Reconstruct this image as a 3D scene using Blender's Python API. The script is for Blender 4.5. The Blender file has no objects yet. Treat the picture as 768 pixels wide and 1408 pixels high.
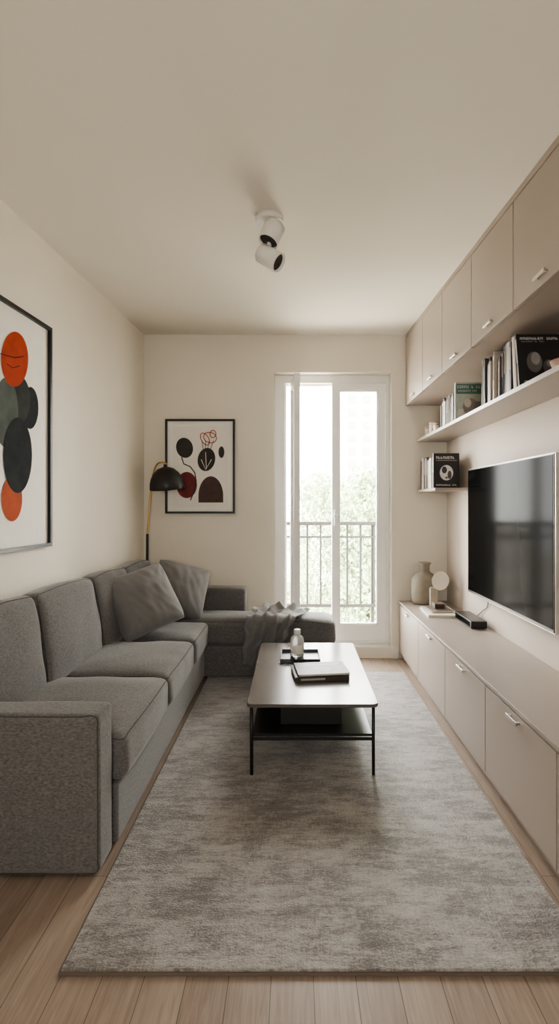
import bpy, bmesh, math, random
from mathutils import Vector, Matrix, noise, Euler
random.seed(7)
C = bpy.context.scene.collection
EYE=1.233; YB=4.09
def wx(y): return -1.203-0.06*(YB-y)          # left wall plane
def cz(x,y): return 2.6-0.047*(YB-y)*max(0.0,(x+1.25)/2.15)   # ceiling height
RW=1.227

# ------------------------------------------------------------ materials
MATS={}
def nt(name):
    m=bpy.data.materials.new(name); m.use_nodes=True
    t=m.node_tree; b=t.nodes['Principled BSDF']
    return m,t,b
def N(t,typ,**kw):
    n=t.nodes.new(typ)
    for k,v in kw.items(): setattr(n,k,v)
    return n
def plain(name,col,rough=0.5,metal=0.0,var=0.04,scale=6.0,bump=0.0,bscale=200.0,spec=None,coat=0.0):
    if name in MATS: return MATS[name]
    m,t,b=nt(name)
    tc=N(t,'ShaderNodeTexCoord')
    no=N(t,'ShaderNodeTexNoise'); no.inputs['Scale'].default_value=scale; no.inputs['Detail'].default_value=3
    t.links.new(tc.outputs['Object'],no.inputs['Vector'])
    r=N(t,'ShaderNodeValToRGB')
    r.color_ramp.elements[0].position=0.3; r.color_ramp.elements[1].position=0.7
    r.color_ramp.elements[0].color=[c*(1-var) for c in col]+[1]
    r.color_ramp.elements[1].color=[min(1,c*(1+var)) for c in col]+[1]
    t.links.new(no.outputs['Fac'],r.inputs['Fac']); t.links.new(r.outputs['Color'],b.inputs['Base Color'])
    b.inputs['Roughness'].default_value=rough; b.inputs['Metallic'].default_value=metal
    if spec is not None: b.inputs['Specular IOR Level'].default_value=spec
    if coat: b.inputs['Coat Weight'].default_value=coat
    if bump>0:
        n2=N(t,'ShaderNodeTexNoise'); n2.inputs['Scale'].default_value=bscale; n2.inputs['Detail'].default_value=2
        t.links.new(tc.outputs['Object'],n2.inputs['Vector'])
        bp=N(t,'ShaderNodeBump'); bp.inputs['Strength'].default_value=bump; bp.inputs['Distance'].default_value=0.002
        t.links.new(n2.outputs['Fac'],bp.inputs['Height']); t.links.new(bp.outputs['Normal'],b.inputs['Normal'])
    MATS[name]=m; return m

M_wall=plain('wall_paint',(0.77,0.715,0.62),0.75,bump=0.08,bscale=350,var=0.015,scale=2)
M_ceil=plain('ceiling_paint',(0.81,0.765,0.68),0.8,bump=0.05,bscale=300,var=0.01,scale=2)
M_cab=plain('taupe_lacquer',(0.41,0.35,0.30),0.40,var=0.012,scale=2)
M_cabtop=plain('taupe_worktop',(0.37,0.32,0.28),0.33,var=0.015,scale=3)
M_taupe=plain('taupe_wall',(0.61,0.54,0.47),0.7,var=0.012,scale=2,bump=0.05,bscale=300)
M_dark=plain('painted_gap_shade',(0.06,0.05,0.045),0.8)  # dark carcass colour, paints in the shade seen through door gaps
M_white=plain('white_frame_paint',(0.86,0.85,0.82),0.35,var=0.01)
M_white2=plain('white_baseboard',(0.78,0.75,0.69),0.45,var=0.01)
M_black=plain('black_metal',(0.014,0.013,0.013),0.38,var=0.05)
M_frame=plain('black_frame',(0.012,0.011,0.011),0.35)
M_paper=plain('art_paper',(0.80,0.765,0.70),0.6,var=0.02,scale=12)
M_mat=plain('passepartout',(0.84,0.82,0.77),0.6,var=0.01)
M_steel=plain('brushed_nickel',(0.62,0.58,0.53),0.3,metal=1.0)
M_brass=plain('brass',(0.62,0.42,0.16),0.28,metal=1.0)
M_spot=plain('white_lamp_enamel',(0.74,0.71,0.66),0.4,var=0.01)
M_top=plain('table_top_laminate',(0.10,0.089,0.080),0.22,var=0.05,scale=4,spec=0.65)
M_tshelf=plain('table_shelf_black',(0.016,0.015,0.014),0.3)
M_rail=plain('grey_railing',(0.045,0.045,0.043),0.6,spec=0.2)
M_plastic=plain('black_plastic',(0.012,0.012,0.013),0.3)
M_screen=plain('tv_screen',(0.005,0.005,0.0055),0.12,var=0.02,spec=0.2)
M_screen.node_tree.nodes['Principled BSDF'].inputs['IOR'].default_value=1.10
M_alu=plain('tv_aluminium',(0.75,0.72,0.69),0.3,metal=0.9)

def fabric(name,c1,c2,scale=1.0,bump=0.5,sheen=0.25):
    m,t,b=nt(name)
    tc=N(t,'ShaderNodeTexCoord')
    facs=[]
    for ms in ((430,70,130),(70,430,130),(85,85,450)):
        mp=N(t,'ShaderNodeMapping'); mp.inputs['Scale'].default_value=[v*scale for v in ms]
        no=N(t,'ShaderNodeTexNoise'); no.inputs['Scale'].default_value=1.0; no.inputs['Detail'].default_value=1
        t.links.new(tc.outputs['Object'],mp.inputs['Vector']); t.links.new(mp.outputs['Vector'],no.inputs['Vector'])
        facs.append(no.outputs['Fac'])
    a=N(t,'ShaderNodeMath',operation='ADD'); t.links.new(facs[0],a.inputs[0]); t.links.new(facs[1],a.inputs[1])
    a2=N(t,'ShaderNodeMath',operation='ADD'); t.links.new(a.outputs[0],a2.inputs[0]); t.links.new(facs[2],a2.inputs[1])
    mr=N(t,'ShaderNodeMapRange'); mr.inputs['From Min'].default_value=1.05; mr.inputs['From Max'].default_value=1.95
    t.links.new(a2.outputs[0],mr.inputs['Value'])
    mx=N(t,'ShaderNodeMix',data_type='RGBA'); mx.inputs[6].default_value=(*c1,1); mx.inputs[7].default_value=(*c2,1)
    t.links.new(mr.outputs[0],mx.inputs[0]); t.links.new(mx.outputs[2],b.inputs['Base Color'])
    b.inputs['Roughness'].default_value=0.9
    b.inputs['Sheen Weight'].default_value=sheen; b.inputs['Sheen Roughness'].default_value=0.45
    bp=N(t,'ShaderNodeBump'); bp.inputs['Strength'].default_value=bump; bp.inputs['Distance'].default_value=0.001
    t.links.new(mr.outputs[0],bp.inputs['Height']); t.links.new(bp.outputs['Normal'],b.inputs['Normal'])
    return m
M_sofa=fabric('sofa_fabric',(0.078,0.074,0.071),(0.190,0.181,0.174),1.1,0.22,0.3)
M_seam=plain('sofa_piping',(0.075,0.072,0.069),0.9)
M_pil=fabric('pillow_fabric',(0.165,0.160,0.156),(0.20,0.195,0.190),1.3,0.12)
M_throw=fabric('throw_fabric',(0.145,0.142,0.14),(0.20,0.197,0.194),1.3,0.12)

def floor_mat():
    m,t,b=nt('oak_planks')
    tc=N(t,'ShaderNodeTexCoord')
    mp=N(t,'ShaderNodeMapping'); mp.inputs['Rotation'].default_value=(0,0,math.radians(90)); mp.inputs['Location'].default_value=(0.3,0.02,0)
    t.links.new(tc.outputs['Object'],mp.inputs['Vector'])
    br=N(t,'ShaderNodeTexBrick'); br.offset=0.37; br.offset_frequency=2
    br.inputs['Scale'].default_value=1.0; br.inputs['Brick Width'].default_value=1.35; br.inputs['Row Height'].default_value=0.110
    br.inputs['Mortar Size'].default_value=0.001; br.inputs['Mortar Smooth'].default_value=0.1; br.inputs['Bias'].default_value=0
    br.inputs['Color1'].default_value=(0.275,0.215,0.172,1); br.inputs['Color2'].default_value=(0.335,0.268,0.218,1); br.inputs['Mortar'].default_value=(0.10,0.075,0.057,1)
    t.links.new(mp.outputs[0],br.inputs['Vector'])
    mg=N(t,'ShaderNodeMapping'); mg.inputs['Scale'].default_value=(42,2.4,1)
    t.links.new(tc.outputs['Object'],mg.inputs['Vector'])
    no=N(t,'ShaderNodeTexNoise'); no.inputs['Scale'].default_value=1.6; no.inputs['Detail'].default_value=6; no.inputs['Distortion'].default_value=1.6
    t.links.new(mg.outputs[0],no.inputs['Vector'])
    r=N(t,'ShaderNodeValToRGB'); r.color_ramp.elements[0].position=0.3; r.color_ramp.elements[1].position=0.72
    r.color_ramp.elements[0].color=(0.75,0.72,0.69,1); r.color_ramp.elements[1].color=(1.08,1.07,1.06,1)
    t.links.new(no.outputs['Fac'],r.inputs['Fac'])
    mx=N(t,'ShaderNodeMix',data_type='RGBA',blend_type='MULTIPLY'); mx.inputs[0].default_value=1
    t.links.new(br.outputs['Color'],mx.inputs[6]); t.links.new(r.outputs['Color'],mx.inputs[7])
    kn=N(t,'ShaderNodeTexVoronoi'); kn.inputs['Scale'].default_value=1.0
    mk=N(t,'ShaderNodeMapping'); mk.inputs['Scale'].default_value=(6,2.8,1); t.links.new(tc.outputs['Object'],mk.inputs['Vector']); t.links.new(mk.outputs[0],kn.inputs['Vector'])
    kr=N(t,'ShaderNodeValToRGB'); kr.color_ramp.elements[0].position=0.02; kr.color_ramp.elements[1].position=0.10
    kr.color_ramp.elements[0].color=(0.45,0.36,0.30,1); kr.color_ramp.elements[1].color=(1,1,1,1)
    t.links.new(kn.outputs['Distance'],kr.inputs['Fac'])
    m2=N(t,'ShaderNodeMix',data_type='RGBA',blend_type='MULTIPLY'); m2.inputs[0].default_value=0.8
    t.links.new(mx.outputs[2],m2.inputs[6]); t.links.new(kr.outputs['Color'],m2.inputs[7])
    t.links.new(m2.outputs[2],b.inputs['Base Color'])
    b.inputs['Roughness'].default_value=0.40
    bp=N(t,'ShaderNodeBump'); bp.inputs['Strength'].default_value=0.2; bp.inputs['Distance'].default_value=0.002
    t.links.new(br.outputs['Fac'],bp.inputs['Height']); bp.invert=True
    t.links.new(bp.outputs['Normal'],b.inputs['Normal'])
    return m
M_floor=floor_mat()

def rug_mat():
    m,t,b=nt('distressed_rug')
    tc=N(t,'ShaderNodeTexCoord')
    def nz(sc,detail,rough=0.6,dist=0.0):
        mp=N(t,'ShaderNodeMapping'); mp.inputs['Scale'].default_value=sc
        no=N(t,'ShaderNodeTexNoise'); no.inputs['Scale'].default_value=1; no.inputs['Detail'].default_value=detail; no.inputs['Roughness'].default_value=rough; no.inputs['Distortion'].default_value=dist
        t.links.new(tc.outputs['Object'],mp.inputs['Vector']); t.links.new(mp.outputs[0],no.inputs['Vector']); return no.outputs['Fac']
    a=nz((7,30,1),8,0.8,0.1); c=nz((3.0,4.6,1),7,0.75,0.2); f=nz((60,280,1),2); g=nz((190,24,1),2)
    s1=N(t,'ShaderNodeMath',operation='MULTIPLY_ADD'); s1.inputs[1].default_value=0.95
    t.links.new(c,s1.inputs[0]); t.links.new(a,s1.inputs[2])
    s2=N(t,'ShaderNodeMath',operation='MULTIPLY_ADD'); s2.inputs[1].default_value=0.35
    t.links.new(f,s2.inputs[0]); t.links.new(s1.outputs[0],s2.inputs[2])
    s3=N(t,'ShaderNodeMath',operation='MULTIPLY_ADD'); s3.inputs[1].default_value=0.30
    t.links.new(g,s3.inputs[0]); t.links.new(s2.outputs[0],s3.inputs[2])
    r=N(t,'ShaderNodeValToRGB'); e=r.color_ramp.elements
    e[0].position=0.0; e[0].color=(0.095,0.082,0.071,1); e[1].position=1.0; e[1].color=(0.41,0.388,0.366,1)
    n1=e.new(0.38); n1.color=(0.165,0.148,0.133,1); n2=e.new(0.58); n2.color=(0.285,0.265,0.245,1)
    mr=N(t,'ShaderNodeMapRange'); mr.inputs['From Min'].default_value=1.02; mr.inputs['From Max'].default_value=1.56
    t.links.new(s3.outputs[0],mr.inputs['Value']); t.links.new(mr.outputs[0],r.inputs['Fac'])
    t.links.new(r.outputs['Color'],b.inputs['Base Color'])
    b.inputs['Roughness'].default_value=0.5; b.inputs['Sheen Weight'].default_value=0.65; b.inputs['Sheen Roughness'].default_value=0.32
    pil=N(t,'ShaderNodeTexNoise'); pil.inputs['Scale'].default_value=190; pil.inputs['Detail'].default_value=2
    t.links.new(tc.outputs['Object'],pil.inputs['Vector'])
    bp=N(t,'ShaderNodeBump'); bp.inputs['Strength'].default_value=0.85; bp.inputs['Distance'].default_value=0.005
    t.links.new(pil.outputs['Fac'],bp.inputs['Height']); t.links.new(bp.outputs['Normal'],b.inputs['Normal'])
    return m
M_rug=rug_mat()
def glass_mat():
    m=bpy.data.materials.new('window_glass'); m.use_nodes=True; t=m.node_tree; t.nodes.clear()
    o=N(t,'ShaderNodeOutputMaterial'); tr=N(t,'ShaderNodeBsdfTransparent'); gl=N(t,'ShaderNodeBsdfGlossy'); gl.inputs['Roughness'].default_value=0.02
    tr.inputs['Color'].default_value=(0.97,0.98,0.97,1)
    lw=N(t,'ShaderNodeLayerWeight'); lw.inputs['Blend'].default_value=0.15
    mx=N(t,'ShaderNodeMixShader'); t.links.new(lw.outputs['Fresnel'],mx.inputs[0]); t.links.new(tr.outputs[0],mx.inputs[1]); t.links.new(gl.outputs[0],mx.inputs[2]); t.links.new(mx.outputs[0],o.inputs[0])
    return m
M_glass=glass_mat()

# ------------------------------------------------------------ geometry helpers
def mk(name,bm,mats,loc=(0,0,0),rot=None,parent=None,smooth=False):
    me=bpy.data.meshes.new(name); bm.normal_update(); bm.to_mesh(me); bm.free()
    if not isinstance(mats,(list,tuple)): mats=[mats]
    for m in mats: me.materials.append(m)
    if smooth:
        for p in me.polygons: p.use_smooth=True
    ob=bpy.data.objects.new(name,me); C.objects.link(ob)
    ob.location=loc
    if rot is not None:
        ob.rotation_euler=rot
    if parent is not None: setp(ob,parent)
    return ob
def pm(o):
    return Matrix.LocRotScale(o.location,o.rotation_euler,None)
def setp(ob,parent,local=False):
    if parent is None: return
    ob.parent=parent
    if not local: ob.matrix_parent_inverse=pm(parent).inverted()
def thing(name,loc,label,cat,rot=None,group=None,kind=None):
    e=bpy.data.objects.new(name,None); e.empty_display_size=0.05; C.objects.link(e); e.location=loc
    if rot is not None: e.rotation_euler=rot
    tag(e,label,cat,group,kind); return e
def tag(e,label=None,cat=None,group=None,kind=None):
    if label: e['label']=label
    if cat: e['category']=cat
    if group: e['group']=group
    if kind: e['kind']=kind
    return e
def bmbox(bm,x0,x1,y0,y1,z0,z1,mi=0):
    vs=[bm.verts.new(p) for p in ((x0,y0,z0),(x1,y0,z0),(x1,y1,z0),(x0,y1,z0),(x0,y0,z1),(x1,y0,z1),(x1,y1,z1),(x0,y1,z1))]
    fs=[(0,3,2,1),(4,5,6,7),(0,1,5,4),(1,2,6,5),(2,3,7,6),(3,0,4,7)]
    for f in fs:
        fc=bm.faces.new([vs[i] for i in f]); fc.material_index=mi
    return vs
def bevel(bm,w,seg=2):
    if w>0: bmesh.ops.bevel(bm,geom=list(bm.edges),offset=w,segments=seg,profile=0.5,affect='EDGES',clamp_overlap=True)
def box(name,x0,x1,y0,y1,z0,z1,mat,bev=0.0,seg=2,parent=None,local=False):
    cx,cy,zc=(x0+x1)/2,(y0+y1)/2,(z0+z1)/2
    bm=bmesh.new(); bmbox(bm,x0-cx,x1-cx,y0-cy,y1-cy,z0-zc,z1-zc); bevel(bm,bev,seg)
    ob=mk(name,bm,mat,(cx,cy,zc))
    if parent is not None: setp(ob,parent,local)
    return ob
def hexa(name,pts,mat,bev=0,parent=None):
    c=Vector((0,0,0))
    for p in pts: c+=Vector(p)
    c/=8
    bm=bmesh.new(); vs=[bm.verts.new(Vector(p)-c) for p in pts]
    for f in [(0,3,2,1),(4,5,6,7),(0,1,5,4),(1,2,6,5),(2,3,7,6),(3,0,4,7)]: bm.faces.new([vs[i] for i in f])
    bevel(bm,bev,2)
    return mk(name,bm,mat,c,None,parent)
def prism(name,poly,z0,z1,mat,bev=0,parent=None,seg=3,zf=None,smooth=False):
    cx=sum(p[0] for p in poly)/len(poly); cy=sum(p[1] for p in poly)/len(poly)
    bm=bmesh.new()
    a=[bm.verts.new((p[0]-cx,p[1]-cy,0)) for p in poly]; b=[bm.verts.new((p[0]-cx,p[1]-cy,z1-z0)) for p in poly]
    n=len(poly)
    bm.faces.new(a[::-1]); bm.faces.new(b)
    for i in range(n): bm.faces.new((a[i],a[(i+1)%n],b[(i+1)%n],b[i]))
    bmesh.ops.recalc_face_normals(bm,faces=bm.faces)
    bevel(bm,bev,seg)
    return mk(name,bm,mat,(cx,cy,z0),None,parent,smooth)
def cyl(name,p0,p1,r0,r1,mat,parent=None,seg=24,local=False):
    p0=Vector(p0);p1=Vector(p1); d=p1-p0; L=d.length
    bm=bmesh.new(); bmesh.ops.create_cone(bm,cap_ends=True,segments=seg,radius1=r0,radius2=r1,depth=L)
    for f in bm.faces: f.smooth=len(f.verts)==4
    ob=mk(name,bm,mat,(p0+p1)/2,d.to_track_quat('Z','Y').to_euler())
    if parent is not None: setp(ob,parent,local)
    return ob
def lathe(name,prof,mat,loc,parent=None,seg=40,rot=None):
    bm=bmesh.new(); rings=[]
    for r,z in prof:
        if r<1e-5: rings.append([bm.verts.new((0,0,z))])
        else: rings.append([bm.verts.new((r*math.cos(2*math.pi*i/seg),r*math.sin(2*math.pi*i/seg),z)) for i in range(seg)])
    for a,b in zip(rings,rings[1:]):
        for i in range(seg):
            j=(i+1)%seg
            if len(a)==1 and len(b)==1: continue
            if len(a)==1: bm.faces.new((a[0],b[j],b[i]))
            elif len(b)==1: bm.faces.new((a[i],a[j],b[0]))
            else: bm.faces.new((a[i],a[j],b[j],b[i]))
    bmesh.ops.recalc_face_normals(bm,faces=bm.faces)
    ob=mk(name,bm,mat,loc,rot,parent,True)
    return ob
def tube(name,pts,r,mat,parent=None,res=8,smooth=True,bres=4):
    cu=bpy.data.curves.new(name,'CURVE'); cu.dimensions='3D'; cu.bevel_depth=r; cu.bevel_resolution=bres; cu.use_fill_caps=True
    o0=Vector(pts[0])
    sp=cu.splines.new('BEZIER')
    sp.bezier_points.add(len(pts)-1)
    for b,p in zip(sp.bezier_points,pts): b.co=Vector(p)-o0; b.handle_left_type=b.handle_right_type='AUTO'
    cu.resolution_u=res
    tmp=bpy.data.objects.new('tmp',cu); C.objects.link(tmp)
    dg=bpy.context.evaluated_depsgraph_get(); me=bpy.data.meshes.new_from_object(tmp.evaluated_get(dg))
    bpy.data.objects.remove(tmp); me.name=name
    me.materials.clear(); me.materials.append(mat)
    for p in me.polygons: p.use_smooth=True
    ob=bpy.data.objects.new(name,me); C.objects.link(ob); ob.location=o0
    if parent is not None: setp(ob,parent)
    return ob
def cushion(name,sx,sy,sz,r,mat,loc,rot=None,parent=None,puff=0.02,face='z',wr=0.004,n=22,seed=0,welt=None):
    """upholstered rounded block, full size sx,sy,sz centred on loc"""
    hx,hy,hz=sx/2,sy/2,sz/2
    def shape(q):
        p=Vector((q[0]*hx,q[1]*hy,q[2]*hz))
        k=Vector((max(-hx+r,min(hx-r,p.x)),max(-hy+r,min(hy-r,p.y)),max(-hz+r,min(hz-r,p.z))))
        d=p-k
        if d.length>1e-6: p=k+d.normalized()*r
        u,w,q2=p.x/hx,p.y/hy,p.z/hz
        nn=noise.noise(Vector((p.x*7+seed*3.1,p.y*7,p.z*7)))
        if face=='z':
            p.z+=(1 if p.z>0 else 0)*puff*max(0,(1-u**4))*max(0,(1-w**4)) 
            p.x+=(u*0.25)*puff*(1-w*w); 
        else:
            p.x+=(1 if p.x>0 else 0)*puff*max(0,(1-q2**4))*max(0,(1-w**4))
            p.z+=(0.5*puff*(1-w*w) if p.z>0 else 0)
        return p+Vector((nn,nn,nn))*wr
    bm=bmesh.new(); bmesh.ops.create_cube(bm,size=2.0)
    bmesh.ops.subdivide_edges(bm,edges=bm.edges[:],cuts=n,use_grid_fill=True)
    for v in bm.verts:
        v.co=shape([math.sin(c*math.pi/2)*0.5+c*0.5 for c in v.co])
    ob=mk(name,bm,mat,loc,rot,parent,True)
    if welt:
        loop=[]; K=12
        T=[-0.985+1.97*i/K for i in range(K)]
        for a,b in ([(t,-1) for t in T]+[(1,t) for t in T]+[(-t,1) for t in T]+[(-1,-t) for t in T]):
            q={'z':(a,b,1),'x':(1,a,b),'y':(a,-1,b)}[welt]
            loop.append(shape(q))
        loop.append(loop[0])
        m=pm(ob)
        pts=[m@p for p in loop]
        tube('piping',pts,0.0022,M_seam,ob,3,True,1)
    return ob

# ------------------------------------------------------------ room shell
Y0=-1.3
def structure(o): o['kind']='structure'; return o
x_l0,x_r=wx(Y0)-0.2,RW+0.2
structure(box('floor',x_l0,x_r,Y0-0.15,YB+0.14,-0.12,0.0,M_floor))
bm=bmesh.new(); nx,ny=8,8; g=[]
for k in (0,0.12):
    g.append([[bm.verts.new((wx(Y0)-0.15+(RW+0.3-wx(Y0))*i/nx, Y0-0.15+(YB+0.3-Y0)*j/ny, cz(wx(Y0)-0.15+(RW+0.3-wx(Y0))*i/nx, Y0-0.15+(YB+0.3-Y0)*j/ny)+k)) for j in range(ny+1)] for i in range(nx+1)])
for i in range(nx):
    for j in range(ny):
        bm.faces.new((g[0][i][j],g[0][i][j+1],g[0][i+1][j+1],g[0][i+1][j])); bm.faces.new((g[1][i][j],g[1][i+1][j],g[1][i+1][j+1],g[1][i][j+1]))
for i in range(nx):
    bm.faces.new((g[0][i][0],g[0][i+1][0],g[1][i+1][0],g[1][i][0])); bm.faces.new((g[0][i+1][ny],g[0][i][ny],g[1][i][ny],g[1][i+1][ny]))
for j in range(ny):
    bm.faces.new((g[0][0][j+1],g[0][0][j],g[1][0][j],g[1][0][j+1])); bm.faces.new((g[0][nx][j],g[0][nx][j+1],g[1][nx][j+1],g[1][nx][j]))
bmesh.ops.recalc_face_normals(bm,faces=bm.faces)
structure(mk('ceiling',bm,M_ceil,smooth=True))
structure(hexa('wall_left',[(wx(Y0)-0.15,Y0,0),(wx(Y0),Y0,0),(wx(YB),YB,0),(wx(YB)-0.15,YB,0),(wx(Y0)-0.15,Y0,2.6),(wx(Y0),Y0,2.6),(wx(YB),YB,2.6),(wx(YB)-0.15,YB,2.6)],M_wall))
structure(hexa('wall_right',[(RW,Y0,0),(RW+0.15,Y0,0),(RW+0.15,YB,0),(RW,YB,0),(RW,Y0,cz(RW,Y0)),(RW+0.15,Y0,cz(RW,Y0)),(RW+0.15,YB,2.6),(RW,YB,2.6)],M_taupe))
WX0,WX1,WZ0,WZ1=-0.158,0.783,0.075,2.296
WT=0.2
def wall_with_hole(name,xa,xb,y0,y1,zt,hx0,hx1,hz0,hz1,mat):
    bm=bmesh.new()
    bmbox(bm,xa,hx0,y0,y1,0,zt); bmbox(bm,hx1,xb,y0,y1,0,zt); bmbox(bm,hx0,hx1,y0,y1,hz1,zt); bmbox(bm,hx0,hx1,y0,y1,0,hz0)
    return structure(mk(name,bm,mat))
wall_with_hole('wall_back',-1.36,RW+0.15,YB,YB+WT,2.6,WX0,WX1,WZ0,WZ1,M_wall)
wall_with_hole('wall_front',wx(Y0)-0.15,RW+0.15,Y0-0.15,Y0,2.62,-0.32,0.32,1.1,1.85,M_wall)  # hole added in the unseen end wall to let sky fill in
structure(box('baseboard_back',WX1+0.005,0.838,YB-0.014,YB,0,0.10,M_white2,0.003))
structure(box('baseboard_back.001',-1.18,WX0-0.005,YB-0.014,YB,0,0.08,M_white2,0.003))

# ------------------------------------------------------------ window (french balcony door)
win=thing('window_1',((WX0+WX1)/2,YB+0.12,WZ0),'white french balcony door, narrow leaf swung open','window',kind='structure')
FY0,FY1=YB+0.085,YB+0.165
bm=bmesh.new()
fw=0.035
bmbox(bm,WX0+0.002,WX0+0.085,FY0,FY1,WZ0,WZ1-0.002); bmbox(bm,WX1-fw,WX1-0.002,FY0,FY1,WZ0,WZ1-0.002)
bmbox(bm,WX0+0.085,WX1-fw,FY0,FY1,WZ1-0.065,WZ1-0.002); bmbox(bm,WX0+0.085,WX1-fw,FY0,FY1,WZ0,WZ0+0.05)
bmbox(bm,WX0+0.085,WX0+0.097,FY0+0.03,FY1,WZ0+0.05,WZ1-0.065); bmbox(bm,WX0+0.09,WX1-fw,FY0+0.045,FY1,WZ1-0.08,WZ1-0.065)
mk('window_frame',bm,M_white,parent=win)
def sash(xa,xb,ya,yb,za,zb,st,rt,rb,parent,st2=None):
    st2=st2 or st
    bm=bmesh.new()
    bmbox(bm,xa,xa+st,ya,yb,za,zb); bmbox(bm,xb-st2,xb,ya,yb,za,zb); bmbox(bm,xa+st,xb-st2,ya,yb,zb-rt,zb); bmbox(bm,xa+st,xb-st2,ya,yb,za,za+rb)
    b=0.010
    bmbox(bm,xa+st,xa+st+b,ya+0.012,yb-0.012,za+rb,zb-rt); bmbox(bm,xb-st2-b,xb-st2,ya+0.012,yb-0.012,za+rb,zb-rt)
    bmbox(bm,xa+st,xb-st2,ya+0.012,yb-0.012,zb-rt-b,zb-rt); bmbox(bm,xa+st,xb-st2,ya+0.012,yb-0.012,za+rb,za+rb+b)
    s=mk('sash',bm,M_white,parent=parent)
    ym=(ya+yb)/2
    g=box('pane',xa+st,xb-st2,ym-0.003,ym+0.003,za+rb,zb-rt,M_glass); setp(g,parent)
    return s,g
sash(0.31,WX1-fw-0.004,FY0-0.01,FY0+0.045,WZ0+0.055,WZ1-0.07,0.058,0.055,0.12,win,0.058)
h=box('handle',0.328,0.346,FY0-0.03,FY0-0.01,1.06,1.19,M_white,0.004,2,win)
box('handle',0.322,0.352,FY0-0.045,FY0-0.03,1.13,1.155,M_white,0.004,2,win)
s,g=sash(0,0.34,-0.022,0.022,0,WZ1-0.06-WZ0-0.055,0.06,0.07,0.13,None)
for o in (s,g):
    T=Matrix.Translation((-0.012,YB+0.118,WZ0+0.055))@Matrix.Rotation(math.radians(-84),4,'Z')
    o.data.transform(Matrix.Translation(o.location)); o.location=(0,0,0)
    o.data.transform(T)
    setp(o,win)
structure(box('trim_2',WX0+0.002,WX1-0.002,YB-0.004,YB+0.074,WZ0-0.0,WZ0+0.018,M_white2,0.003))

w2=thing('fill_window',(0,Y0-0.08,1.1),'white framed opening added behind the camera for fill light','window',kind='structure')  # added out of view so fill light enters from behind
bm=bmesh.new()
for a in ((-0.318,-0.285,1.102,1.848),(0.285,0.318,1.102,1.848),(-0.285,0.285,1.102,1.135),(-0.285,0.285,1.815,1.848)):
    bmbox(bm,a[0],a[1],Y0-0.11,Y0-0.05,a[2],a[3])
mk('window_frame',bm,M_white,parent=w2)  # frame of the added fill opening

# ------------------------------------------------------------ exterior
bal=tag(box('balcony_floor',-1.6,1.6,YB+WT+0.005,YB+WT+0.62,-0.1,0.05,plain('balcony_wood',(0.36,0.27,0.20),0.6,var=0.15,scale=20),0.004),'pale wooden balcony deck outside the glass door','balcony')
RY=YB+WT+0.5
rl=thing('balcony_railing',(0.2,RY,0.05),'dark grey metal balcony railing with upright bars','railing')
box('top_rail',-1.5,1.5,RY-0.022,RY+0.022,1.04,1.075,M_rail,0.004,2,rl)
box('bottom_rail',-1.5,1.5,RY-0.012,RY+0.012,0.27,0.30,M_rail,0.003,2,rl)
box('middle_rail',-1.5,1.5,RY-0.01,RY+0.01,0.92,0.94,M_rail,0.003,2,rl)
for i in range(25):
    x=-1.5+i*0.125
    box('baluster',x-0.009,x+0.009,RY-0.009,RY+0.009,0.293,1.047,M_rail,0,1,rl)
for x in (-1.49,-0.1,0.74,1.49):
    box('post',x-0.014,x+0.014,RY+0.0,RY+0.028,0.05,1.05,M_rail,0.002,1,rl)
GZ=-7.0
gr=tag(box('street_ground',-60,60,YB+3,90,GZ-0.2,GZ,plain('ground',(0.6,0.57,0.5),0.9)),'pale street ground far below the balcony','ground'); gr['kind']='structure'
def building(x0,x1,y0,y1,h,label,col,nx,nz):
    b=thing('apartment_building',((x0+x1)/2,y0,GZ),label,'building')
    box('facade',x0,x1,y0,y1,GZ,h,plain('render_'+str(col[0]),col,0.9,var=0.05,scale=1),0,1,b)
    bm=bmesh.new(); dx=(x1-x0)/nx; dz=(h-GZ)/nz
    for i in range(nx):
        for j in range(nz):
            bmbox(bm,x0+dx*(i+.28),x0+dx*(i+.72),y0-0.06,y0+0.02,GZ+dz*(j+.25),GZ+dz*(j+.8))
    w=mk('facade_windows',bm,plain('far_glass',(0.22,0.22,0.215),0.5),parent=b); w['kind']='stuff'
    box('cornice',x0-0.2,x1+0.2,y0-0.3,y0,h-0.3,h,plain('cornice',(0.5,0.48,0.45),0.9),0,1,b)
building(2.6,13,26,32,7.6,'tall pale apartment block beyond the balcony',(0.38,0.36,0.335),14,22)
building(-14,1.1,34,40,-0.1,'low pale building with grid of windows',(0.45,0.42,0.39),12,4)
M_leaf=plain('leaves',(0.235,0.285,0.165),0.85,var=0.25,scale=3,spec=0.15); M_bark=plain('bark',(0.1,0.08,0.06),0.9)
def tree(x,y,zc,r,n,label):
    t=thing('tree',(x,y,GZ),label,'tree')
    cyl('trunk',(x,y,GZ),(x,y,zc),0.22,0.10,M_bark,t,10)
    bm=bmesh.new(); rnd=random.Random(int(x*100+y))
    cl=[(Vector((rnd.uniform(-1,1),rnd.uniform(-1,1),rnd.uniform(-1,1.1)))*r*0.66,r*rnd.uniform(.25,.42)) for _ in range(30)]
    for _ in range(n):
        c,rr=rnd.choice(cl); d=Vector((rnd.gauss(0,1),rnd.gauss(0,1),rnd.gauss(0,1))).normalized()
        p=c+d*rr*rnd.uniform(.4,1.05); s=rnd.uniform(.035,.07)*r/2
        q=Euler((rnd.uniform(0,6),rnd.uniform(0,6),rnd.uniform(0,6))).to_matrix()
        vs=[bm.verts.new(p+q@Vector(v)*s) for v in ((-1,0,0),(0,-.55,.1),(1.1,0,0),(0,.55,.1))]
        bm.faces.new(vs)
    f=mk('foliage',bm,M_leaf,(x,y,zc),parent=t); f['kind']='stuff'
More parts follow.
